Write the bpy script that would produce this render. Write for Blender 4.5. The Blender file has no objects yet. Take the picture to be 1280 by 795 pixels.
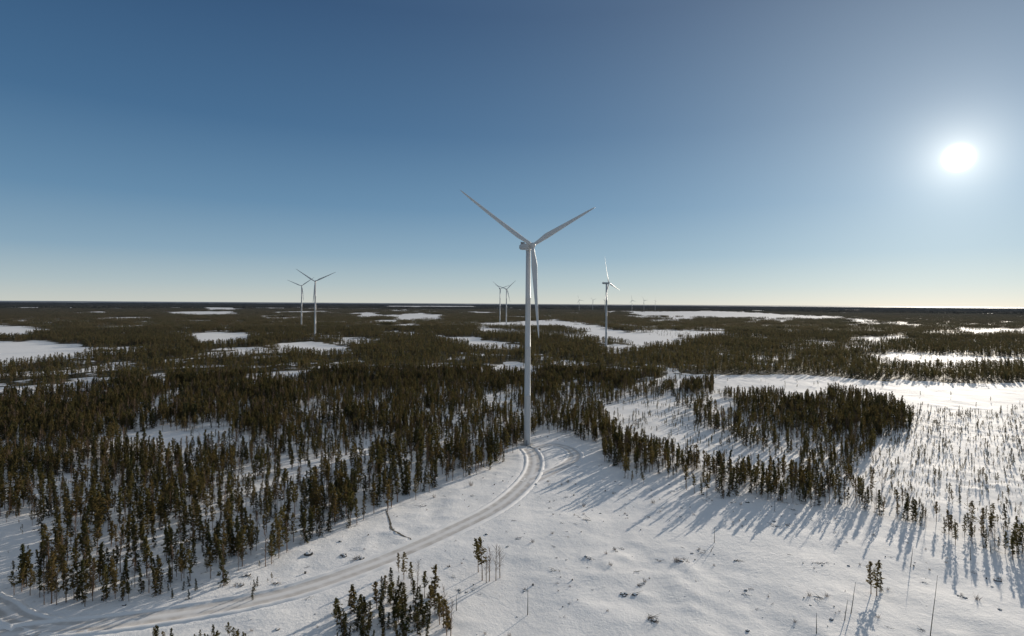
import bpy, math, random
import numpy as np
from mathutils import Vector, Matrix, Euler

F=711.0; H=100.0
rng=np.random.default_rng(7); random.seed(7)
SUN_AZ=math.radians(38.07); SUN_EL=math.radians(11.6)
scene=bpy.context.scene
scene.view_settings.view_transform='Standard'; scene.view_settings.look='None'; scene.view_settings.exposure=0

def hor(u): return 375+8*u/1280.0
def G(u,v):
    """image pixel coordinates -> ground position in metres"""
    y=F*H/(v-hor(u)); return ((u-640)/F*y, y)
def UV(x,y):
    y=np.maximum(y,1.0); u=640+x/y*F; return u, hor(np.clip(u,-2000,4000))+F*H/y

# ---------- noise ----------
def vnoise(x,y,seed=0):
    xi=np.floor(x).astype(np.int64); yi=np.floor(y).astype(np.int64)
    fx=x-xi; fy=y-yi; fx=fx*fx*(3-2*fx); fy=fy*fy*(3-2*fy)
    def h(a,b):
        n=(a*374761393+b*668265263+seed*974634777)&0xffffffff
        n=((n^(n>>13))*1274126177)&0xffffffff
        n=n^(n>>16)
        return (n&0xffff)/65535.0
    a=h(xi,yi);b=h(xi+1,yi);c=h(xi,yi+1);d=h(xi+1,yi+1)
    return (a*(1-fx)+b*fx)*(1-fy)+(c*(1-fx)+d*fx)*fy
def fbm(x,y,o=3,seed=0):
    s=0;a=.5;t=0
    for i in range(o):
        s=s+a*vnoise(x*2**i,y*2**i,seed+i*17); t+=a; a*=.5
    return s/t
def inpoly(px,py,poly):
    ins=np.zeros(px.shape,bool); n=len(poly); j=n-1
    for i in range(n):
        xi,yi=poly[i]; xj,yj=poly[j]
        if yi!=yj:
            c=((yi>py)!=(yj>py))&(px<(xj-xi)*(py-yi)/(yj-yi)+xi)
            ins^=c
        j=i
    return ins
def sstep(a,b,x):
    t=np.clip((x-a)/(b-a),0,1); return t*t*(3-2*t)

# ---------- land cover ----------
COVER=[  # outlines in image pixels, each with its tree density
 ([(0,600),(345,600),(345,755),(-300,800),(-300,600)],.7),
 ([(345,480),(640,480),(640,640),(345,700)],.72),
 ([(-60,650),(40,655),(62,690),(50,722),(-60,735)],.04),
 ([(150,545),(200,535),(290,540),(285,560),(200,572),(165,562)],.05),
 ([(608,492),(650,488),(655,520),(612,518)],.15),
 ([(-40,483),(8,487),(8,505),(-40,512)],0),
 # open land on the right
 ([(725,548),(760,505),(800,478),(850,462),(1000,466),(1700,478),(1700,780),(1290,695),(1145,645),(960,618),(790,600)],.10),
 ([(860,463),(1000,466),(1700,472),(1700,512),(1140,508),(1000,492),(880,490)],.008),
 ([(690,505),(745,515),(800,550),(850,575),(900,588),(970,600),(1040,603),(1145,628),(1155,652),(1040,632),(960,618),(860,613),(790,602),(730,562)],.75),
 ([(1150,630),(1290,662),(1500,700),(1500,740),(1290,692),(1150,652)],.28),
 ([(912,500),(960,494),(1040,497),(1142,512),(1135,535),(1105,548),(1085,565),(1060,604),(1000,604),(990,560),(930,528)],.8),
 ([(850,500),(880,498),(930,535),(985,560),(980,580),(920,560),(855,520)],.38),
 ([(856,482),(892,480),(892,497),(862,497)],.8),
 ([(700,485),(850,478),(852,496),(760,512),(700,515)],.4),
 # bogs, lakes and fields
 ([(-300,430),(60,427),(95,430),(118,440),(110,448),(60,450),(0,460),(-300,468)],0),
 ([(-300,404),(40,407),(55,414),(30,421),(-300,424)],0),
 ([(232,416),(290,416),(318,420),(300,430),(250,431)],0),
 ([(188,390),(298,389),(300,394),(240,395)],0),
 ([(335,433),(380,427),(425,432),(442,443),(400,444)],0),
 ([(440,391),(470,390),(482,396),(455,398)],0),
 ([(478,394),(520,392),(555,394),(555,400),(500,401)],0),
 ([(470,382.2),(600,382.5),(600,384),(480,384)],0),
 ([(530,419),(600,424),(655,432),(650,438),(600,436)],0),
 ([(595,405),(640,402),(700,399.5),(735,405),(780,414),(850,424),(862,431),(800,433),(720,424),(650,418),(600,416)],0),
 ([(600,408),(690,407),(735,416),(720,420),(640,414)],.55),
 ([(735,432),(800,433),(812,437),(760,440)],0),
 ([(780,389.5),(900,389),(1055,396),(1050,400),(900,398),(800,396)],0),
 ([(1040,446),(1110,441),(1290,447),(1700,452),(1700,462),(1290,459),(1130,457)],.03),
 ([(1195,411),(1290,411),(1700,414),(1700,421),(1290,419),(1200,418)],0),
 ([(780,412),(900,414),(925,422),(830,422)],.05),
 ([(1060,424),(1130,420),(1150,426),(1090,431)],.1),
 ([(470,414),(520,415),(515,421),(480,420)],0),
 ([(300,464),(390,462),(400,470),(320,474)],.15),
 ([(178,470),(205,470),(212,482),(195,485)],0),
 ([(820,458),(900,460),(1000,461),(1290,464),(1700,468),(1700,484),(1290,480),(1150,477),(1040,472),(940,468),(850,470)],1.0),
 # foreground clear-cut
 ([(-900,900),(-300,800),(0,760),(90,762),(160,750),(300,730),(345,697),(400,670),(480,645),(540,615),(600,585),(630,556),(668,545),(720,550),(750,572),(790,602),(860,614),(960,620),(1040,633),(1145,652),(1190,668),(1290,700),(1700,780),(2600,2500),(-1400,2500)],0),
]
def cover(x,y):
    u,v=UV(x,y)
    off=v-hor(u)
    uu=u+34*(fbm(x/60+5,y/60,3,3)-.5)
    vv=v+np.where((off<110)&(off>60)&(u>820),.11,np.where(u<640,.12,.22))*off*(fbm(x/45,y/90,3,9)-.5)
    d=np.ones(x.shape)
    # natural openings away from the ones outlined in image pixels
    big=fbm(x/700,y/1100,3,40)
    d=np.where((big>.67)&((off<15)|(np.abs(u-640)>720)),.0,d)
    m2=fbm(x/230,y/420,4,41)
    d=np.where((m2>.66)&(off>=9)&(off<32),.0,d)
    small=fbm(x/95,y/120,4,44)
    d=np.where((small>.665)&(off>=24)&(off<150),.06,d)
    for poly,val in COVER:
        m=inpoly(uu,vv,poly); d=np.where(m,val,d)
    gaps=fbm(x/30,y/40,3,48)
    d=np.where((gaps>.65)&(off>75)&(off<330)&(u<880),d*.3,d)
    d=np.where((y<45)&(np.hypot(x,y)<260),0,d)
    return d

# ---------- road ----------
def catmull(P,n=10):
    P=[P[0]]+P+[P[-1]]; out=[]
    for i in range(1,len(P)-2):
        p0,p1,p2,p3=[np.array(p,float) for p in P[i-1:i+3]]
        for k in range(n):
            t=k/n
            out.append(.5*((2*p1)+(-p0+p2)*t+(2*p0-5*p1+4*p2-p3)*t*t+(-p0+3*p1-3*p2+p3)*t**3))
    out.append(np.array(P[-2],float)); return np.array(out)
ROADS=[
 (catmull([G(-160,812),G(-40,800),G(60,787),G(150,777),G(250,762),G(350,742),G(430,717),G(500,690),G(560,663),G(620,633),G(652,608),G(667,588),G(669,572),G(662,561)],14),8.6,'service_road'),
 (catmull([G(-160,740),G(-60,735),G(0,756),G(25,772),G(70,783),G(120,780)],12),6.2,'side_road'),
 (catmull([G(662,602),G(688,590),G(712,578),G(720,568),G(709,559),G(690,556),G(670,560)],12),8.0,'turning_loop_road'),
]
RP=np.concatenate([r[0] for r in ROADS])
def roaddist(x,y):
    d=np.full(x.shape,1e9)
    for r,w,_ in ROADS:
        for i in range(0,len(r)-1,2):
            a=r[i];b=r[min(i+2,len(r)-1)];ab=b-a;L=ab@ab+1e-9
            t=np.clip(((x-a[0])*ab[0]+(y-a[1])*ab[1])/L,0,1)
            d=np.minimum(d,np.hypot(x-a[0]-t*ab[0],y-a[1]-t*ab[1])-(w*.62-3.1))
    return d
TB=G(660,556)
def hsmooth(x,y):
    r=np.hypot(x,y)
    h=2.2*(fbm(x/170,y/170,2,1)-.5)
    h=h+7*(fbm(x/1500,y/1500,2,2)-.5)*sstep(600,3000,r)
    k=sstep(15,70,np.hypot(x-TB[0],y-TB[1]))
    return h*k
def hmicro(x,y):
    r=np.hypot(x,y); f=1-sstep(700,1500,r)
    n=fbm(x/26,y/26,2,5)-.5
    m=fbm(x/7.5,y/7.5,3,6)
    rough=.4+1.1*sstep(.4,.62,fbm(x/55,y/55,2,14))
    h=1.5*n+.55*(m-.5)*rough+.9*np.clip(m-.58,0,1)*rough
    return h*f
def ground_z(x,y,road=True):
    x=np.atleast_1d(np.asarray(x,float)); y=np.atleast_1d(np.asarray(y,float))
    z=hsmooth(x,y); m=hmicro(x,y)
    k=np.ones(x.shape)
    if road:
        near=(x>RP[:,0].min()-30)&(x<RP[:,0].max()+30)&(y>RP[:,1].min()-30)&(y<RP[:,1].max()+30)
        if near.any():
            d=roaddist(x[near],y[near])
            k[near]=sstep(3,9,d)
            low=np.zeros(x.shape); low[near]=-.5*(1-sstep(3.0,4.9,d))+.22*np.exp(-((d-5.2)/1.2)**2); z=z+low
    k=k*(.15+.85*sstep(8,26,np.hypot(x-TB[0],y-TB[1])))
    return z+m*k

# ---------- materials ----------
def lin(c):
    return tuple(((v/255)/12.92 if v/255<=.04045 else ((v/255+.055)/1.055)**2.4) for v in c)
def newmat(name):
    m=bpy.data.materials.new(name); m.use_nodes=True; nt=m.node_tree; nt.nodes.clear()
    return m,nt,nt.nodes,nt.links
def N(ns,t,**k):
    n=ns.new(t)
    for a,b in k.items(): setattr(n,a,b)
    return n
def mathn(ns,ls,op,a,b=None,clamp=False):
    n=ns.new('ShaderNodeMath'); n.operation=op; n.use_clamp=clamp
    for i,v in enumerate([a,b]):
        if v is None: continue
        if isinstance(v,(int,float)): n.inputs[i].default_value=v
        else: ls.new(v,n.inputs[i])
    return n.outputs[0]
def mixc(ns,ls,f,a,b):
    n=ns.new('ShaderNodeMix'); n.data_type='RGBA'
    for s,v in ((n.inputs[0],f),(n.inputs[6],a),(n.inputs[7],b)):
        if isinstance(v,(int,float)): s.default_value=v
        elif isinstance(v,tuple): s.default_value=v+(1,) if len(v)==3 else v
        else: ls.new(v,s)
    return n.outputs[2]
def noise(ns,ls,vec,scale,detail=4,rough=.55):
    n=ns.new('ShaderNodeTexNoise'); n.inputs['Scale'].default_value=scale; n.inputs['Detail'].default_value=detail
    n.inputs['Roughness'].default_value=rough; ls.new(vec,n.inputs['Vector']); return n.outputs['Fac']
def ramp(ns,ls,f,stops):
    n=ns.new('ShaderNodeValToRGB'); e=n.color_ramp.elements
    while len(e)<len(stops): e.new(.5)
    for i,(p,c) in enumerate(stops):
        e[i].position=p; e[i].color=(c,c,c,1) if isinstance(c,(int,float)) else tuple(c)+(1,)
    ls.new(f,n.inputs[0]); return n.outputs[0]
def haze_fac(ns,ls,dist=11000,mx=.8):  # aerial haze painted into base colour, growing with distance from the origin
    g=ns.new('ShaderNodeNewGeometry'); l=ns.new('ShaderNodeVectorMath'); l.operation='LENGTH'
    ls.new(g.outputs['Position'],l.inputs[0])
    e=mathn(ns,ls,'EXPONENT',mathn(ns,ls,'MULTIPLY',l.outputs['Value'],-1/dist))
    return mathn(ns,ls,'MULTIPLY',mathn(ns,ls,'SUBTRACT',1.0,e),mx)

# snow / forest floor; the dark scrub colour also holds painted tree shade
snow,nt,ns,ls=newmat('snow_ground')
out=N(ns,'ShaderNodeOutputMaterial'); bs=N(ns,'ShaderNodeBsdfPrincipled'); ls.new(bs.outputs[0],out.inputs[0])
g=N(ns,'ShaderNodeNewGeometry'); P=g.outputs['Position']
at=N(ns,'ShaderNodeAttribute',attribute_name='forest')
fl=at.outputs['Fac']
n1=noise(ns,ls,P,.03,5); n2=noise(ns,ls,P,.35,5,.65); n3=noise(ns,ls,P,.012,6,.65)
sn=mixc(ns,ls,n1,(.84,.82,.80),(.93,.915,.90))
speck=ramp(ns,ls,n2,[(.63,0),(.73,1)])
spk=mathn(ns,ls,'MULTIPLY',speck,ramp(ns,ls,n3,[(.42,.08),(.6,.6)]))
sn=mixc(ns,ls,spk,sn,(.28,.22,.15))
# grass and heather tips showing through the crust
n4=noise(ns,ls,P,1.7,4,.7)
sn=mixc(ns,ls,mathn(ns,ls,'MULTIPLY',ramp(ns,ls,n4,[(.62,0),(.72,1)]),ramp(ns,ls,n3,[(.4,.05),(.58,.4)])),sn,(.34,.28,.2))
floor=mixc(ns,ls,n2,(.05,.044,.02),(.11,.09,.042))
floor=mixc(ns,ls,ramp(ns,ls,noise(ns,ls,P,.05,6,.7),[(.56,0),(.66,.7)]),floor,(.5,.5,.5))
thr=mathn(ns,ls,'ADD',fl,mathn(ns,ls,'MULTIPLY',mathn(ns,ls,'SUBTRACT',n2,.5),.9))
fm=ramp(ns,ls,thr,[(.3,0),(.62,1)])
col=mixc(ns,ls,fm,sn,floor)
col=mixc(ns,ls,haze_fac(ns,ls,22000,.75),col,(.16,.2,.27))  # bluish haze tint painted onto far ground
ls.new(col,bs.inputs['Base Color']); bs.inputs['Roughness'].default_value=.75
bs.inputs['Specular IOR Level'].default_value=0.08
b1=N(ns,'ShaderNodeBump'); b1.inputs['Strength'].default_value=.5; b1.inputs['Distance'].default_value=.3
b2=N(ns,'ShaderNodeBump'); b2.inputs['Strength'].default_value=.4; b2.inputs['Distance'].default_value=.9
b3=N(ns,'ShaderNodeBump'); b3.inputs['Distance'].default_value=.2
ls.new(noise(ns,ls,P,1.1,6,.7),b1.inputs['Height']); ls.new(noise(ns,ls,P,.16,4,.6),b2.inputs['Height'])
# faint scarification furrows across parts of the clear-cut
mp=N(ns,'ShaderNodeMapping'); mp.inputs['Rotation'].default_value=(0,0,math.radians(62)); ls.new(P,mp.inputs[0])
wv=N(ns,'ShaderNodeTexWave'); wv.inputs['Scale'].default_value=.12; wv.inputs['Distortion'].default_value=10; wv.inputs['Detail'].default_value=5; wv.inputs['Detail Scale'].default_value=1.0
ls.new(mp.outputs[0],wv.inputs[0]); ls.new(wv.outputs['Fac'],b3.inputs['Height'])
ls.new(ramp(ns,ls,noise(ns,ls,P,.014,4),[(.5,0),(.64,.22)]),b3.inputs['Strength'])
ls.new(b2.outputs[0],b3.inputs['Normal']); ls.new(b3.outputs[0],b1.inputs['Normal']); ls.new(b1.outputs[0],bs.inputs['Normal'])

road_m,nt,ns,ls=newmat('packed_snow_road')
out=N(ns,'ShaderNodeOutputMaterial'); bs=N(ns,'ShaderNodeBsdfPrincipled'); ls.new(bs.outputs[0],out.inputs[0])
g=N(ns,'ShaderNodeNewGeometry'); P=g.outputs['Position']
uvn=N(ns,'ShaderNodeUVMap'); sx=N(ns,'ShaderNodeSeparateXYZ'); ls.new(uvn.outputs[0],sx.inputs[0])
tr=ramp(ns,ls,sx.outputs[0],[(0,0),(.22,.1),(.27,1),(.38,.95),(.46,.35),(.54,.35),(.62,.95),(.73,1),(.78,.1),(1,0)])
tf=mathn(ns,ls,'MULTIPLY',tr,mathn(ns,ls,'MULTIPLY',noise(ns,ls,P,.25,4),1.5),True)
c=mixc(ns,ls,noise(ns,ls,P,.6,5),(.95,.93,.91),(.88,.86,.84))
c=mixc(ns,ls,tf,c,(.54,.50,.46)); ls.new(c,bs.inputs['Base Color']); bs.inputs['Roughness'].default_value=.6; bs.inputs['Specular IOR Level'].default_value=.2
b1=N(ns,'ShaderNodeBump'); b1.inputs['Strength'].default_value=.2; b1.inputs['Distance'].default_value=.1
ls.new(noise(ns,ls,P,1.6,5,.7),b1.inputs['Height']); ls.new(b1.outputs[0],bs.inputs['Normal'])

def foliage(name,ca,cb,cc,trans=.48):
    m,nt,ns,ls=newmat(name)
    out=N(ns,'ShaderNodeOutputMaterial'); g=N(ns,'ShaderNodeNewGeometry'); oi=N(ns,'ShaderNodeObjectInfo')
    n=noise(ns,ls,g.outputs['Position'],.9,2)
    c=mixc(ns,ls,ramp(ns,ls,n,[(.35,0),(.65,1)]),ca,cb)
    c=mixc(ns,ls,mathn(ns,ls,'MULTIPLY',oi.outputs['Random'],.7),c,cc)
    c=mixc(ns,ls,haze_fac(ns,ls,9000,.85),c,(.10,.13,.18))  # bluish haze tint painted into far foliage
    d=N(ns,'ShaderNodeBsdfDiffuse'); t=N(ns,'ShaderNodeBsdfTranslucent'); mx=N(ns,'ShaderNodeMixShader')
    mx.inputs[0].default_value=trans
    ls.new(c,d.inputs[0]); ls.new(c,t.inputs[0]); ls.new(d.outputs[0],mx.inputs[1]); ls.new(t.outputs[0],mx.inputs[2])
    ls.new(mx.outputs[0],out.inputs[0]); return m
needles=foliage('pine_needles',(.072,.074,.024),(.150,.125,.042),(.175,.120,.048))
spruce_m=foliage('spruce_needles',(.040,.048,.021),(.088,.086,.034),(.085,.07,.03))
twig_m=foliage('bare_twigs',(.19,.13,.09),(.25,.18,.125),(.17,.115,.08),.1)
def simple(name,ca,cb,sc,rough=.7,bump=0,spec=.3):
    m,nt,ns,ls=newmat(name)
    out=N(ns,'ShaderNodeOutputMaterial'); bs=N(ns,'ShaderNodeBsdfPrincipled'); ls.new(bs.outputs[0],out.inputs[0])
    tc=N(ns,'ShaderNodeNewGeometry'); n=noise(ns,ls,tc.outputs['Position'],sc,5)
    ls.new(mixc(ns,ls,n,ca,cb),bs.inputs['Base Color']); bs.inputs['Roughness'].default_value=rough
    bs.inputs['Specular IOR Level'].default_value=spec
    return m
bark=simple('pine_bark',(.13,.085,.055),(.30,.18,.11),2)
deadwood=simple('dead_wood',(.08,.07,.06),(.16,.14,.12),2)
rock_m=simple('dark_rock',(.05,.045,.04),(.12,.11,.10),1.5)
paint=simple('turbine_white_paint',(.58,.58,.57),(.68,.67,.66),.12,.45,0,.35)
grey=simple('turbine_grey_metal',(.25,.26,.27),(.32,.32,.33),.3,.5)
concrete=simple('foundation_concrete',(.35,.34,.32),(.45,.44,.42),.8,.9)
ditch_m=simple('ditch_bank',(.05,.045,.035),(.16,.14,.11),.7,.9)

# ---------- mesh helpers ----------
def mesh_obj(name,V,Fc,mats,midx=None,smooth=False,link=True,coll=None):
    me=bpy.data.meshes.new(name); me.from_pydata([tuple(v) for v in V],[],[tuple(f) for f in Fc])
    for m in mats: me.materials.append(m)
    if midx is not None: me.polygons.foreach_set('material_index',midx)
    if smooth: me.polygons.foreach_set('use_smooth',[True]*len(me.polygons))
    me.update(); ob=bpy.data.objects.new(name,me)
    if coll: coll.objects.link(ob)
    elif link: scene.collection.objects.link(ob)
    return ob

# ---------- ground sheet ----------
def axis(core,step,far,gr):
    a=list(np.arange(0,core+.1,step)); s=step
    while a[-1]<far: s*=gr; a.append(a[-1]+s)
    return np.array(a)
ax=axis(420,2.2,70000,1.024)
xs=np.concatenate([-ax[:0:-1],ax])
ay=axis(560,2.0,90000,1.014); by=axis(0,8,1500,1.15)
ys=np.concatenate([-by[:0:-1]+0,ay+0.0])
X,Y=np.meshgrid(xs,ys); x=X.ravel(); y=Y.ravel()
z=np.zeros_like(x)
for s in range(0,len(x),400000):
    z[s:s+400000]=ground_z(x[s:s+400000],y[s:s+400000])
nx=len(xs); ny=len(ys)
print('ground verts',nx*ny)
co=np.stack([x,y,z],1).astype(np.float32)
i=np.arange(nx-1)[None,:]+np.arange(ny-1)[:,None]*nx
q=np.stack([i,i+1,i+1+nx,i+nx],-1).reshape(-1).astype(np.int32)
me=bpy.data.meshes.new('snowy_ground'); nf=len(q)//4
me.vertices.add(len(co)); me.vertices.foreach_set('co',co.ravel())
me.loops.add(len(q)); me.loops.foreach_set('vertex_index',q)
me.polygons.add(nf); me.polygons.foreach_set('loop_start',np.arange(0,nf*4,4,dtype=np.int32))
me.polygons.foreach_set('use_smooth',np.ones(nf,bool))
me.update()
r=np.hypot(x,y)
fo=cover(x,y)
fo=np.clip(fo,0,1)*(.33+.67*sstep(420,1200,r))  # floor painted darker with distance, standing in for shade between far trees
a=me.attributes.new('forest','FLOAT','POINT'); a.data.foreach_set('value',fo.astype(np.float32))
me.materials.append(snow)
gob=bpy.data.objects.new('snowy_ground',me); scene.collection.objects.link(gob)

# ---------- roads ----------
for k,(path,w,name) in enumerate(ROADS):
    prof=[(-.86,-.6),(-.72,.12),(-.60,.50),(-.52,.25),(-.46,-.06),(-.3,-.10),(-.2,-.12),(-.12,-.07),(0,-.05),(.12,-.07),(.2,-.12),(.3,-.10),(.46,-.06),(.52,.25),(.60,.50),(.72,.12),(.86,-.6)]
    V=[];Fc=[];T=np.gradient(path,axis=0); T/=np.linalg.norm(T,axis=1)[:,None]+1e-9
    zz=hsmooth(path[:,0],path[:,1])
    for j,p in enumerate(path):
        nrm=np.array([T[j,1],-T[j,0]])
        for (o,hh) in prof:
            q2=p+nrm*o*w
            jit=(vnoise(np.array([q2[0]/2.]),np.array([q2[1]/2.]),77)[0]-.5)*(.35 if abs(o)>.5 else .03)
            if k and abs(o)>.5 and roaddist(np.array([q2[0]]),np.array([q2[1]]))[0]<2.2: hh=-.1
            V.append((q2[0],q2[1],zz[j]+hh+jit-.04+.012*k))
    m=len(prof)
    for j in range(len(path)-1):
        for t in range(m-1): Fc.append((j*m+t,j*m+t+1,(j+1)*m+t+1,(j+1)*m+t))
    ob=mesh_obj(name,V,Fc,[road_m],smooth=True)
    uv=ob.data.uv_layers.new(name='UVMap'); vi=np.empty(len(ob.data.loops),np.int32); ob.data.loops.foreach_get('vertex_index',vi)
    us=np.array([(p[0]+.86)/1.72 for p in prof])
    uv.data.foreach_set('uv',np.stack([us[vi%m],(vi//m)*.1],1).ravel().astype(np.float32))

# ditch: dark open water/bank strip between snow lips
dp=catmull([G(484,636),G(489,650),G(492,662),G(505,668),G(522,675)],10); V=[];Fc=[]
for j,p in enumerate(dp):
    wv_=(.25+.35*random.random())*math.sin(math.pi*min(1,max(0.03,j/(len(dp)-1))))**.5+.05
    for sx_ in (-1,1):
        xx,yy=p[0]+sx_*wv_,p[1]+sx_*wv_*.6
        V.append((xx,yy,ground_z(xx,yy)[0]+.10))
    if j:
        b=2*j; Fc.append((b-2,b-1,b+1,b))
mesh_obj('drainage_ditch',V,Fc,[ditch_m],smooth=True)

# ---------- trees ----------
def tube(V,Fc,M,p0,p1,r0,r1,n,mi):
    p0=np.array(p0);p1=np.array(p1);d=p1-p0;L=np.linalg.norm(d)+1e-9;d=d/L
    a=np.cross(d,[0,0,1.]) if abs(d[2])<.9 else np.cross(d,[1.,0,0]); a/=np.linalg.norm(a); b=np.cross(d,a)
    s=len(V)
    for (p,r_) in ((p0,r0),(p1,r1)):
        for k in range(n):
            t=2*math.pi*k/n; V.append(p+r_*(a*math.cos(t)+b*math.sin(t)))
    for k in range(n):
        Fc.append((s+k,s+(k+1)%n,s+n+(k+1)%n,s+n+k)); M.append(mi)
def card(V,Fc,M,c,sz,R,mi,flat=.5):
    d=R.normal(size=3); d[2]*=flat; d/=np.linalg.norm(d)+1e-9
    e=R.normal(size=3); e-=d*(e@d); e/=np.linalg.norm(e)+1e-9
    s=len(V); l=sz*R.uniform(.7,1.3); w=sz*R.uniform(.3,.6)
    V+= [c-d*l*.5-e*w*.3, c-d*l*.1+e*w*.5, c+d*l*.55+e*w*.1, c+d*l*.1-e*w*.5]
    Fc.append((s,s+1,s+2,s+3)); M.append(mi)
def tree(kind,seed,h=12.,lod=0,base=(0,0),out=None):
    R=np.random.default_rng(seed)
    V,Fc,M=out if out else ([],[],[])
    bx,by_=base; lean=R.normal(size=2)*.02
    def ax_(t): return np.array([bx+lean[0]*h*t*t*2,by_+lean[1]*h*t*t*2,h*t])
    r0=.011*h+.02
    segs=3 if lod==0 else 1; ns_=6 if lod==0 else 3
    for k in range(segs):
        a=ax_(k/segs);b=ax_((k+1)/segs*.98)
        if k==0: a=a-np.array([0,0,.4])
        tube(V,Fc,M,a,b,r0*(1-k/segs*.85),r0*(1-(k+1)/segs*.85)*.9+.01,ns_,0)
    if kind=='pine':
        cb=R.uniform(.2,.44); Rm=h*R.uniform(.10,.155); nb={0:42,1:16,2:9}[lod]; nc={0:8,1:5,2:3}[lod]; cs={0:.74,1:1.25,2:1.9}[lod]
        sh=lambda t:(math.sin(math.pi*min(1,(t*.78+.24)))**.75)
    elif kind=='spruce':
        cb=.05; Rm=h*R.uniform(.13,.175); nb={0:58,1:19,2:10}[lod]; nc={0:7,1:5,2:3}[lod]; cs={0:.74,1:1.2,2:1.8}[lod]
        sh=lambda t:(1-t)**.85+.04
    else:
        cb=.22; Rm=h*.17; nb=34 if lod==0 else 12; nc=0; cs=0; sh=lambda t:math.sin(math.pi*(t*.75+.2))
    clump=R.uniform(0,6.28)
    for k in range(nb):
        t=(k+R.uniform(0,1))/nb; 
        th=R.uniform(0,2*math.pi)
        rad=Rm*sh(t)*R.uniform(.45,1.25)*(1+.3*math.cos(th-clump+t*4))
        o=ax_(cb+(1-cb)*t*.98)
        up=(.25 if kind=='pine' else (-.3 if kind=='spruce' else 1.3))+R.normal()*.15
        tip=o+np.array([math.cos(th)*rad,math.sin(th)*rad,rad*up])
        if lod==0: tube(V,Fc,M,o,tip,.035 if kind!='birch' else .045,.01,3,0 if kind!='birch' else 1)
        if kind=='birch':
            for _ in range(6 if lod==0 else 3):
                s0=o+(tip-o)*R.uniform(.3,1); 
                e_=s0+np.array([R.normal()*.5,R.normal()*.5,R.uniform(.1,.9)])
                w=.03 if lod==0 else .08; i0=len(V)
                V+= [s0,s0+np.array([w,w*.5,0]),e_]; Fc.append((i0,i0+1,i0+2)); M.append(1)
            continue
        for _ in range(nc):
            f=R.uniform(.25,1.08)
            c=o+(tip-o)*f+R.normal(size=3)*.16*(1+lod)
            card(V,Fc,M,c,cs*R.uniform(.7,1.2)*(h/12)**.6,R,1,.55)
    # dead lower stubs
    if kind=='pine' and lod==0:
        for k in range(7):
            t=R.uniform(.12,cb); th=R.uniform(0,6.28); o=ax_(t); l=R.uniform(.4,1.1)
            tube(V,Fc,M,o,o+np.array([math.cos(th)*l,math.sin(th)*l,-.1*l]),.025,.008,3,0)
    return V,Fc,M
def proto_coll(name,items):
    c=bpy.data.collections.new(name)
    for nm,(V,Fc,M),mats in items: mesh_obj(nm,V,Fc,mats,M,coll=c)
    return c
matof={'pine':[bark,needles],'spruce':[bark,spruce_m],'birch':[bark,twig_m]}
near_kinds=['pine']*7+['spruce']*3+['birch']*2
near_items=[('a%02d_%s_tree'%(i,k),tree(k,100+i,12.,0),matof[k]) for i,k in enumerate(near_kinds)]
C_near=proto_coll('forest_tree_kinds',near_items)
mid_kinds=['pine']*7+['spruce']*3+['birch']*1
C_mid=proto_coll('midrange_tree_kinds',[('b%02d_%s_tree'%(i,k),tree(k,200+i,12.,1),matof[k]) for i,k in enumerate(mid_kinds)])
def stand(seed,size,n,hm,lod):
    R=np.random.default_rng(seed); o=([],[],[])
    for k in range(n):
        b=R.uniform(-size/2,size/2,2)
        tree('spruce' if R.random()<.4 else 'pine',seed*1000+k,hm*R.uniform(.6,1.15),lod,b,o)
    return o
C_far=proto_coll('distant_stand_kinds',[('c%02d_forest_stand'%i,stand(300+i,56,42,13,2),[bark,needles]) for i in range(5)])
def bigstand(seed,size,n):
    # very distant canopy: crowns only, merged into rough tufts
    R=np.random.default_rng(seed); V,Fc,M=[],[],[]
    for k in range(n):
        bx,by_=R.uniform(-size/2,size/2,2); hh=R.uniform(9,15)+3*math.sin(bx*.05+seed); w=R.uniform(5,9)
        for j in range(3):
            th=R.uniform(0,3.14); i0=len(V); dx,dy=math.cos(th)*w,math.sin(th)*w
            V+= [np.array([bx-dx,by_-dy,0]),np.array([bx+dx,by_+dy,0]),np.array([bx+dx*.6,by_+dy*.6,hh*.8]),np.array([bx+R.normal(),by_,hh]),np.array([bx-dx*.7,by_-dy*.7,hh*.75])]
            Fc.append((i0,i0+1,i0+2,i0+3,i0+4)); M.append(0)
    return V,Fc,M
C_hor=proto_coll('horizon_stand_kinds',[('d%02d_forest_stand'%i,bigstand(400+i,240,150),[needles]) for i in range(4)])

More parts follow.
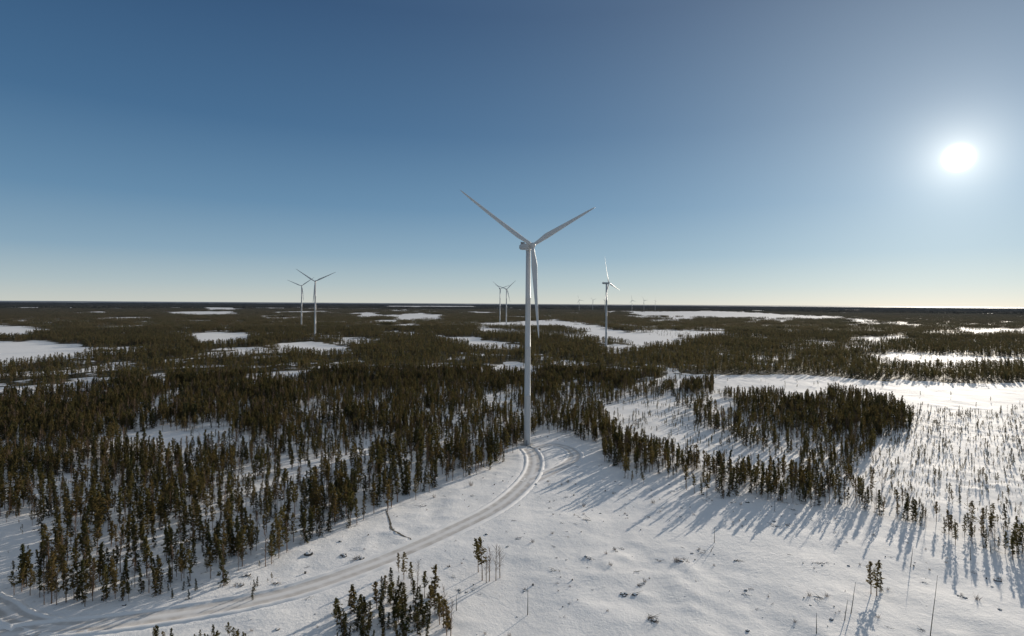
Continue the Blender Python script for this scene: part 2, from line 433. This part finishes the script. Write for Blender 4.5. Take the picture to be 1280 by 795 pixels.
def instancer(name,xy,zz,scl,rot,idx,coll,link=True):
    n=len(xy); me=bpy.data.meshes.new(name); me.vertices.add(n)
    me.vertices.foreach_set('co',np.column_stack([xy,zz]).astype(np.float32).ravel())
    for an,ty,v in (('scl','FLOAT',scl),('rotz','FLOAT',rot),('kind','INT',idx)):
        a=me.attributes.new(an,ty,'POINT'); a.data.foreach_set('value',np.asarray(v,np.float32 if ty=='FLOAT' else np.int32))
    ob=bpy.data.objects.new(name,me); scene.collection.objects.link(ob)
    ng=bpy.data.node_groups.new(name+'_scatter','GeometryNodeTree')
    ng.interface.new_socket('Geometry',in_out='INPUT',socket_type='NodeSocketGeometry')
    ng.interface.new_socket('Geometry',in_out='OUTPUT',socket_type='NodeSocketGeometry')
    nn=ng.nodes; l=ng.links; gi=nn.new('NodeGroupInput'); go=nn.new('NodeGroupOutput')
    ip=nn.new('GeometryNodeInstanceOnPoints'); ci=nn.new('GeometryNodeCollectionInfo')
    ci.inputs['Collection'].default_value=coll; ci.inputs['Separate Children'].default_value=True; ci.inputs['Reset Children'].default_value=True
    def na(nm,ty):
        x_=nn.new('GeometryNodeInputNamedAttribute'); x_.data_type=ty; x_.inputs[0].default_value=nm; return x_.outputs['Attribute']
    cx=nn.new('ShaderNodeCombineXYZ'); l.new(na('rotz','FLOAT'),cx.inputs[2])
    l.new(gi.outputs[0],ip.inputs['Points']); l.new(ci.outputs[0],ip.inputs['Instance']); ip.inputs['Pick Instance'].default_value=True
    l.new(na('kind','INT'),ip.inputs['Instance Index']); l.new(cx.outputs[0],ip.inputs['Rotation'])
    l.new(na('scl','FLOAT'),ip.inputs['Scale']); l.new(ip.outputs[0],go.inputs[0])
    md=ob.modifiers.new('scatter','NODES'); md.node_group=ng
    print(name,n); return ob

def sector(r0,r1,per,half=52):
    A=math.radians(half)*(r1*r1-r0*r0); n=int(A/per)
    rr=np.sqrt(rng.uniform(r0*r0,r1*r1,n)); th=rng.uniform(-math.radians(half),math.radians(half),n)
    return rr*np.sin(th),rr*np.cos(th)
def keep(x,y,fn=None):
    d=cover(x,y); nz=fbm(x/24,y/24,2,60)
    p=d*np.clip(.15+1.7*nz,0,1.3)
    m=rng.random(len(x))<p
    x,y,d=x[m],y[m],d[m]
    m=(roaddist(x,y)>6)|(np.hypot(x,y)>700); return x[m],y[m],d[m]
x,y=sector(120,820,13.5); x,y,d=keep(x,y)
hs=.72+.5*fbm(x/60,y/60,2,70)+rng.normal(0,.19,len(x)); hs=np.clip(hs,.3,1.4); hs=np.where(x>20,hs*.9,hs); hs=np.where(d<.13,hs*.5,hs)
kd=rng.choice(len(near_kinds),len(x))
instancer('pine_forest',np.stack([x,y],1),ground_z(x,y)-.1,hs,rng.uniform(0,6.28,len(x)),kd,C_near)
x,y=sector(820,2300,38); x,y,d=keep(x,y)
hs=np.clip(.75+.5*fbm(x/90,y/90,2,70)+rng.normal(0,.15,len(x)),.4,1.4); hs=np.where(d<.13,hs*.6,hs)
instancer('midrange_pine_forest',np.stack([x,y],1),ground_z(x,y)-.1,hs,rng.uniform(0,6.28,len(x)),rng.choice(len(mid_kinds),len(x)),C_mid)
x,y=sector(2200,8500,2500,50); d=cover(x,y); m=rng.random(len(x))<d; x,y=x[m],y[m]
instancer('distant_pine_forest',np.stack([x,y],1),ground_z(x,y)-.1,rng.uniform(.8,1.15,len(x)),rng.uniform(0,6.28,len(x)),rng.choice(5,len(x)),C_far)
x,y=sector(8300,30000,52000,48); d=cover(x,y); m=rng.random(len(x))<d; x,y=x[m],y[m]
instancer('horizon_forest',np.stack([x,y],1),ground_z(x,y)-.1,rng.uniform(.7,1.2,len(x)),rng.uniform(0,6.28,len(x)),rng.choice(4,len(x)),C_hor)
# saplings on the right-hand regeneration area, understory on the left
px=[(1040,505),(1150,510),(1300,505),(1450,520),(1450,735),(1290,690),(1150,650),(1060,610),(1100,570)]
x,y=sector(220,700,15); u,v=UV(x,y); wv_=24*(fbm(x/30,y/30,2,21)-.5); m1=inpoly(u+wv_*2,v+wv_,px)
px2=[(740,545),(800,500),(900,520),(1000,570),(960,600),(850,590)]; m2=inpoly(u+wv_*2,v+wv_,px2)&(rng.random(len(x))<.5)
m3=inpoly(u,v,[(0,600),(345,600),(345,735),(200,745),(0,750)])&(rng.random(len(x))<.35)
m=(m1|m2|m3)&(rng.random(len(x))<.25+.9*fbm(x/20,y/20,2,23))&(roaddist(x,y)>6); x,y=x[m],y[m]
kd=rng.choice(len(near_kinds),len(x),p=[.13]*7+[.02]*3+[.015]*2)
instancer('young_trees',np.stack([x,y],1),ground_z(x,y)-.08,np.clip(rng.gamma(4,.05,len(x)),.08,.5),rng.uniform(0,6.28,len(x)),kd,C_near)

# named foreground trees
mesh_by={}
for i,k in enumerate(near_kinds): mesh_by.setdefault(k,[]).append(C_near.objects['a%02d_%s_tree'%(i,k)].data)
def place(kind,u,v,hpx,wide=1.0):
    x_,y_=G(u,v); hm=hpx*H/(v-hor(u)); me_=random.choice(mesh_by[kind])
    ob=bpy.data.objects.new({'pine':'pine_tree','spruce':'spruce_tree','birch':'birch_tree'}[kind],me_)
    scene.collection.objects.link(ob); s=hm/12.
    ob.location=(x_,y_,ground_z(x_,y_)[0]-.1); ob.scale=(s*wide,s*wide,s); ob.rotation_euler=(0,0,random.uniform(0,6.28))
for t in [('pine',600,712,42),('pine',605,722,52),('birch',614,723,42),('birch',622,722,44),('birch',627,719,40),('birch',610,725,36),
 ('pine',1091,742,42),('pine',1098,744,45),('spruce',1103,738,24),
 ('pine',507,722,34),('pine',500,712,24),('pine',516,728,30),('birch',524,732,34),('pine',533,745,36),('pine',545,752,50),('pine',540,768,40),('pine',552,778,42),('birch',557,782,50),('pine',561,792,46),('birch',566,797,50),
 ('spruce',528,764,26),('pine',519,752,28),('pine',1273,692,38),('pine',1268,700,30),('pine',1196,682,30),
 ('pine',60,712,40),('pine',35,722,34),('pine',85,755,52),('pine',105,748,46),('pine',52,748,36),('pine',20,745,30),('spruce',155,752,16),('birch',70,735,34)]:
    place(*t,wide=1.1)
R=random.Random(5)
for k in range(52):
    place(R.choice(['spruce','spruce','pine']),R.uniform(420,540),R.uniform(750,808),R.uniform(15,36),1.4)
for k in range(34):
    place(R.choice(['spruce','spruce','pine']),R.uniform(478,566),R.uniform(728,785),R.uniform(12,30),1.4)
for k in range(20):
    place(R.choice(['spruce','pine']),R.uniform(190,310),R.uniform(797,812),R.uniform(12,24),1.3)
for k in range(18):
    place('spruce',R.uniform(150,330),R.uniform(728,750),R.uniform(7,16),1.3)

# dead standing trunks
def dead(u,v,hpx,lean=(0,0)):
    x_,y_=G(u,v); hm=hpx*H/(v-hor(u)); V,Fc,M=[],[],[]
    pts=[np.array([lean[0]*t+R.uniform(-.06,.06),lean[1]*t,hm*t-.4*(t==0)]) for t in (0,.33,.66,1)]
    for k in range(3): tube(V,Fc,M,pts[k],pts[k+1],.15*(1-k*.25),.15*(1-(k+1)*.25),7,0)
    for k in range(9):
        t=R.uniform(.3,.97); th=R.uniform(0,6.28); l=R.uniform(.2,.8)*(1.2-t); o=np.array([lean[0]*t,lean[1]*t,hm*t])
        tube(V,Fc,M,o,o+np.array([math.cos(th)*l,math.sin(th)*l,.3*l]),.035,.01,4,0)
    ob=mesh_obj('dead_tree',V,Fc,[deadwood],M); ob.location=(x_,y_,ground_z(x_,y_)[0])
for a in [(895,679,20),(1140,708,26,(1,0)),(1165,796,76,(3,1)),(1023,792,26),(662,765,36),(1066,768,40,(1.5,0)),(1058,776,26,(1,0)),(970,640,14),(1215,700,16),(1240,690,14),(890,690,8,(1.4,0)),(573,760,20)]:
    dead(*a)

# stumps, boulders and slash poking out of the snow
def rock(seed):
    R=np.random.default_rng(seed); V,Fc,M=[],[],[]; n=9;m=5
    for i in range(m+1):
        ph=math.pi*i/m*.62
        for j in range(n):
            th=2*math.pi*j/n; rr=.7*(1+.35*R.normal()*.6); V.append(np.array([rr*math.sin(ph)*math.cos(th)*1.2,rr*math.sin(ph)*math.sin(th),.5*math.cos(ph)*rr*1.3-.05]))
    for i in range(m):
        for j in range(n):
            Fc.append((i*n+j,i*n+(j+1)%n,(i+1)*n+(j+1)%n,(i+1)*n+j)); M.append(1 if i<2 else 0)
    return V,Fc,M
def stump(seed):
    R=np.random.default_rng(seed); V,Fc,M=[],[],[]
    tube(V,Fc,M,(0,0,-.2),(0.03,0,.55),.26,.2,9,0); Fc.append(tuple(range(9,18))); M.append(1)
    for k in range(5):
        th=R.uniform(0,6.28); tube(V,Fc,M,(0,0,.1),(math.cos(th)*.6,math.sin(th)*.6,-.1),.09,.04,4,0)
    return V,Fc,M
def slash(seed):
    R=np.random.default_rng(seed); V,Fc,M=[],[],[]
    for k in range(9):
        a=R.normal(size=3)*.7; a[2]=.05; b=a+R.normal(size=3)*np.array([1.1,1.1,.35]); b[2]=abs(b[2]); tube(V,Fc,M,a,b,.05,.02,4,0)
    return V,Fc,M
def shrub(seed):
    R=np.random.default_rng(seed); V,Fc,M=[],[],[]
    for k in range(26):
        a=R.normal(size=3)*.25; a[2]=-.05; b=a+np.array([R.normal()*.35,R.normal()*.35,R.uniform(.4,1.3)]); tube(V,Fc,M,a,b,.022,.008,3,0)
    return V,Fc,M
C_deb=proto_coll('clearcut_debris_kinds',[('e0_boulder',rock(1),[rock_m,snow]),('e1_boulder',rock(2),[rock_m,snow]),('e2_stump',stump(3),[deadwood,snow]),('e3_slash',slash(4),[deadwood]),('e4_slash',slash(5),[deadwood]),('e5_shrub',shrub(6),[twig_m]),('e6_shrub',shrub(7),[twig_m])])
L=[(785,743,1.6),(792,744,1.3),(848,702,1.8),(856,700,1.5),(872,692,1.2),(880,688,1),(775,686,1.2),(740,698,1.2),(815,773,1.7),(1250,725,1.4),(350,728,1.3),(450,697,1.6),(430,694,1.4),(805,731,1.1),(660,735,.9),(1030,705,.9),(300,730,1.5),(310,718,1.3),(1205,745,1.1),(580,735,.9),(940,735,.8),(925,700,1)]
pts=[];sc=[];kk=[]
for (u,v,s) in L:
    for j in range(4):
        a,b=G(u+R.uniform(-6,6),v+R.uniform(-2,2)); pts.append((a,b)); sc.append(s*R.uniform(.5,1)*1.0); kk.append(R.choice([0,1,3,4,5]))
x,y=sector(150,430,65); m=(cover(x,y)<.02)&(roaddist(x,y)>6)&(np.hypot(x-TB[0],y-TB[1])>25)&(fbm(x/35,y/35,2,88)+rng.normal(0,.1,len(x))>.45); x,y=x[m],y[m]
pts+=list(zip(x,y)); sc+=list(rng.gamma(3,.2,len(x))+.15); kk+=list(rng.choice(7,len(x),p=[.08,.08,.2,.12,.12,.2,.2]))
pts=np.array(pts)
instancer('clearcut_debris',pts,ground_z(pts[:,0],pts[:,1])-.03,np.array(sc),rng.uniform(0,6.28,len(sc)),kk,C_deb)

# ---------- wind turbines ----------
def loft(rings,closed=True):
    V=[];Fc=[];n=len(rings[0])
    for r_ in rings: V+=list(r_)
    for i in range(len(rings)-1):
        for j in range(n): Fc.append((i*n+j,i*n+(j+1)%n,(i+1)*n+(j+1)%n,(i+1)*n+j))
    Fc.append(tuple(range(n))[::-1]); Fc.append(tuple(range((len(rings)-1)*n,len(rings)*n)))
    return V,Fc
def blade_mesh(Rb):
    rings=[];n=16
    for s in np.linspace(0,1,26):
        chord=np.interp(s,[0,.04,.2,.5,.85,.97,1],[2.3,2.3,4.1,2.7,1.5,.8,.15])*Rb/62
        thick=np.interp(s,[0,.04,.2,.5,1],[2.3,2.2,1.15,.55,.08])*Rb/62
        tw=math.radians(np.interp(s,[0,.2,.6,1],[24,18,5,0]))
        pre=-2.6*s*s*Rb/62
        ring=[]
        for k in range(n):
            t=2*math.pi*k/n; cx=math.cos(t)*chord/2-np.interp(s,[0,.15,1],[0,.16,.12])*chord; cy=math.sin(t)*thick/2*(1+.35*math.cos(t)*min(1,s*6))
            ring.append((cx*math.cos(tw)-cy*math.sin(tw),cx*math.sin(tw)+cy*math.cos(tw)+pre,1.0+s*(Rb-1.0)))
        rings.append(ring)
    V,Fc=loft(rings); me=mesh_obj('blade_src',V,Fc,[paint],smooth=True,link=False).data; return me
BL={}
def turbine(u,vb,vh,Rb,yaw,phase):
    x_,y_=G(u,vb); D=y_; hh=H+(hor(u)-vh)*D/F
    gz=ground_z(x_,y_)[0]
    root=bpy.data.objects.new('wind_turbine',None); scene.collection.objects.link(root); root.location=(x_,y_,gz)
    hub=hh-gz
    def child(ob,nm,par=root):
        ob.name=nm; ob.parent=par; return ob
    # tower in sections with flanges
    rb,rt=2.35*hub/140,1.65*hub/140; rings=[]
    for s in [0,.0015,.25,.2505,.2525,.253,.5,.5005,.5025,.503,.75,.7505,.7525,.753,1]:
        f=0
        if s in(.2505,.2525,.5005,.5025,.7505,.7525): f=.05
        r_=rb+(rt-rb)*s**.9+f; rings.append([(r_*math.cos(2*math.pi*k/40),r_*math.sin(2*math.pi*k/40),.3+s*(hub-2.3)) for k in range(40)])
    V,Fc=loft(rings); child(mesh_obj('tower',V,Fc,[paint],smooth=True),'tower')
    rings=[[(r_*math.cos(2*math.pi*k/32),r_*math.sin(2*math.pi*k/32),z_) for k in range(32)] for r_,z_ in ((5.2,-.8),(5.0,.05),(3.2,.3),(2.9,.42))]
    V,Fc=loft(rings); child(mesh_obj('foundation',V,Fc,[concrete]),'foundation')
    def box(nm,c,s,mat,par=root):
        import bmesh
        bm=bmesh.new(); bmesh.ops.create_cube(bm,size=1); bmesh.ops.scale(bm,vec=s,verts=bm.verts); bmesh.ops.bevel(bm,geom=bm.edges[:],offset=min(s)*.12,segments=2,affect='EDGES')
        bmesh.ops.translate(bm,vec=c,verts=bm.verts); me_=bpy.data.meshes.new(nm); bm.to_mesh(me_); bm.free(); me_.materials.append(mat)
        o=bpy.data.objects.new(nm,me_); scene.collection.objects.link(o); o.parent=par; return o
    box('door',(-.5,-rb-.02,2.6),(1.0,.12,2.3),grey); box('door_steps',(-.5,-rb-.9,.75),(1.3,1.7,1.3),grey)
    head=bpy.data.objects.new('yaw_head',None); scene.collection.objects.link(head); head.parent=root; head.location=(0,0,hub)
    # rotor faces local -Y ; yaw positive turns it to +X
    head.rotation_euler=(0,0,math.radians(yaw))
    rings=[]
    for yy,wx,wz,zo in [(-3.1,1.5,1.5,0),(-2.6,1.9,1.9,0),(-1,2.05,2.05,.05),(4,2.1,2.15,.1),(8,2.0,2.0,.15),(9.6,1.7,1.5,.3),(9.9,1.2,1.0,.35)]:
        ring=[]
        for k in range(24):
            t=2*math.pi*k/24; c_,s_=math.cos(t),math.sin(t); p=.45
            ring.append((wx*math.copysign(abs(c_)**p,c_),yy,zo+wz*math.copysign(abs(s_)**p,s_)))
        rings.append(ring)
    V,Fc=loft(rings); child(mesh_obj('nacelle',V,Fc,[paint],smooth=True),'nacelle',head)
    box('cooler',(0,7.6,2.9),(3.2,.5,1.7),grey,head); box('wind_sensor',(0,9,2.6),(.15,.15,1.4),grey,head)
    V,Fc=loft([[(1.9*math.cos(2*math.pi*k/24),1.9*math.sin(2*math.pi*k/24),z_) for k in range(24)] for z_ in (-3.0,-1.6)])
    child(mesh_obj('yaw_bearing',V,Fc,[paint],smooth=True),'yaw_bearing',head)
    rot=bpy.data.objects.new('rotor',None); scene.collection.objects.link(rot); rot.parent=head
    # tilt so the lower blade swings away from the tower, then spin about the shaft
    rot.matrix_local=Matrix.Translation((0,-5.4,.2))@Matrix.Rotation(math.radians(-6),4,'X')@Matrix.Rotation(-math.radians(phase),4,'Y')
    rings=[[(r_*math.cos(2*math.pi*k/24),yy,r_*math.sin(2*math.pi*k/24)) for k in range(24)] for yy,r_ in ((2.6,1.75),(.6,2.0),(-.8,1.95),(-1.8,1.5),(-2.5,.8),(-2.75,.15))]
    V,Fc=loft(rings); child(mesh_obj('hub',V,Fc,[paint],smooth=True),'hub',rot)
    if Rb not in BL: BL[Rb]=blade_mesh(Rb)
    for k in range(3):
        b=bpy.data.objects.new('blade_%d'%(k+1),BL[Rb]); scene.collection.objects.link(b); b.parent=rot
        b.matrix_local=Matrix.Rotation(math.radians(120*k),4,'Y')
    return root
# phase: blade angle from vertical
turbine(660,556,308,65,31,149.5-90)
turbine(394,423,352,61,12,146-90)
turbine(377,408,357.5,61,20,157-90)
turbine(758,436,354,61,60,106-90)
turbine(625,403,361,61,30,140-90)
turbine(633,407,361.5,61,25,42-90)
for (u,ph) in [(724,20),(741,50),(756,80),(790,10),(805,35),(819,95)]:
    turbine(u,hor(u)+9,hor(u)-4.5,70,10+ph/2,ph)

# ---------- world ----------
w=bpy.data.worlds.new('World'); scene.world=w; w.use_nodes=True; nt=w.node_tree; ns=nt.nodes; ls=nt.links; ns.clear()
out=N(ns,'ShaderNodeOutputWorld'); bg=N(ns,'ShaderNodeBackground'); sky=N(ns,'ShaderNodeTexSky'); sky.sky_type='NISHITA'
sky.sun_disc=False; sky.sun_elevation=SUN_EL; sky.sun_rotation=SUN_AZ; sky.altitude=100; sky.air_density=1.0; sky.dust_density=0.1; sky.ozone_density=2.0
bg.inputs['Strength'].default_value=.1
tc=N(ns,'ShaderNodeTexCoord'); nv=N(ns,'ShaderNodeVectorMath',operation='NORMALIZE'); ls.new(tc.outputs['Generated'],nv.inputs[0])
sp=N(ns,'ShaderNodeSeparateXYZ'); ls.new(nv.outputs[0],sp.inputs[0])
el=mathn(ns,ls,'MAXIMUM',sp.outputs[2],0.0)
# clear winter air: elevation gradient estimated by eye (x10 because background strength is 0.1); overhead part, out of view, brightened and greyed to light the snow
grad=ramp(ns,ls,el,[(0,lin((198,204,200))),(.03,lin((172,190,198))),(.08,lin((134,165,188))),(.16,lin((98,137,170))),(.28,lin((66,106,144))),(.45,lin((46,80,118))),(.56,lin((54,84,120))),(.8,lin((142,150,157))),(1,lin((160,164,167)))])
sc10=N(ns,'ShaderNodeVectorMath',operation='SCALE'); ls.new(grad,sc10.inputs[0]); sc10.inputs['Scale'].default_value=10
skc=mixc(ns,ls,.9,sky.outputs[0],sc10.outputs[0])
ls.new(skc,bg.inputs[0])
sd=(math.sin(SUN_AZ)*math.cos(SUN_EL),math.cos(SUN_AZ)*math.cos(SUN_EL),math.sin(SUN_EL))
dt=N(ns,'ShaderNodeVectorMath',operation='DOT_PRODUCT'); ls.new(nv.outputs[0],dt.inputs[0]); dt.inputs[1].default_value=sd
ang=mathn(ns,ls,'ARCCOSINE',mathn(ns,ls,'MINIMUM',dt.outputs['Value'],.999999))
def ex(A,s): return mathn(ns,ls,'MULTIPLY',mathn(ns,ls,'EXPONENT',mathn(ns,ls,'MULTIPLY',ang,-1/s)),A)
def gs(A,s):
    q_=mathn(ns,ls,'MULTIPLY',ang,1/s); return mathn(ns,ls,'MULTIPLY',mathn(ns,ls,'EXPONENT',mathn(ns,ls,'MULTIPLY',mathn(ns,ls,'MULTIPLY',q_,q_),-1)),A)
gl=mathn(ns,ls,'ADD',gs(40,.008),ex(.8,.03))
bg2=N(ns,'ShaderNodeBackground'); bg2.inputs[0].default_value=(1,.95,.84,1); ls.new(gl,bg2.inputs[1])
bg3=N(ns,'ShaderNodeBackground'); bg3.inputs[0].default_value=(.9,.95,.9,1); ls.new(ex(.38,.26),bg3.inputs[1])
ad=N(ns,'ShaderNodeAddShader'); ls.new(bg.outputs[0],ad.inputs[0]); ls.new(bg2.outputs[0],ad.inputs[1])
ad2=N(ns,'ShaderNodeAddShader'); ls.new(ad.outputs[0],ad2.inputs[0]); ls.new(bg3.outputs[0],ad2.inputs[1]); ls.new(ad2.outputs[0],out.inputs[0])

sl=bpy.data.lights.new('sun','SUN'); sl.energy=5; sl.angle=math.radians(.5); sl.color=(1,.9,.77)
so=bpy.data.objects.new('sun',sl); scene.collection.objects.link(so); so.location=(0,0,300)
so.rotation_euler=Vector(sd).to_track_quat('Z','Y').to_euler()

# ---------- camera ----------
cam=bpy.data.cameras.new('camera'); cam.sensor_width=36; cam.lens=36*F/1280; cam.clip_start=1; cam.clip_end=200000; cam.shift_y=-18.5/1280
co_=bpy.data.objects.new('camera',cam); scene.collection.objects.link(co_)
co_.matrix_world=Matrix.Translation((0,0,H))@Matrix.Rotation(math.radians(90),4,'X')@Matrix.Rotation(math.radians(.358),4,'Z')
scene.camera=co_
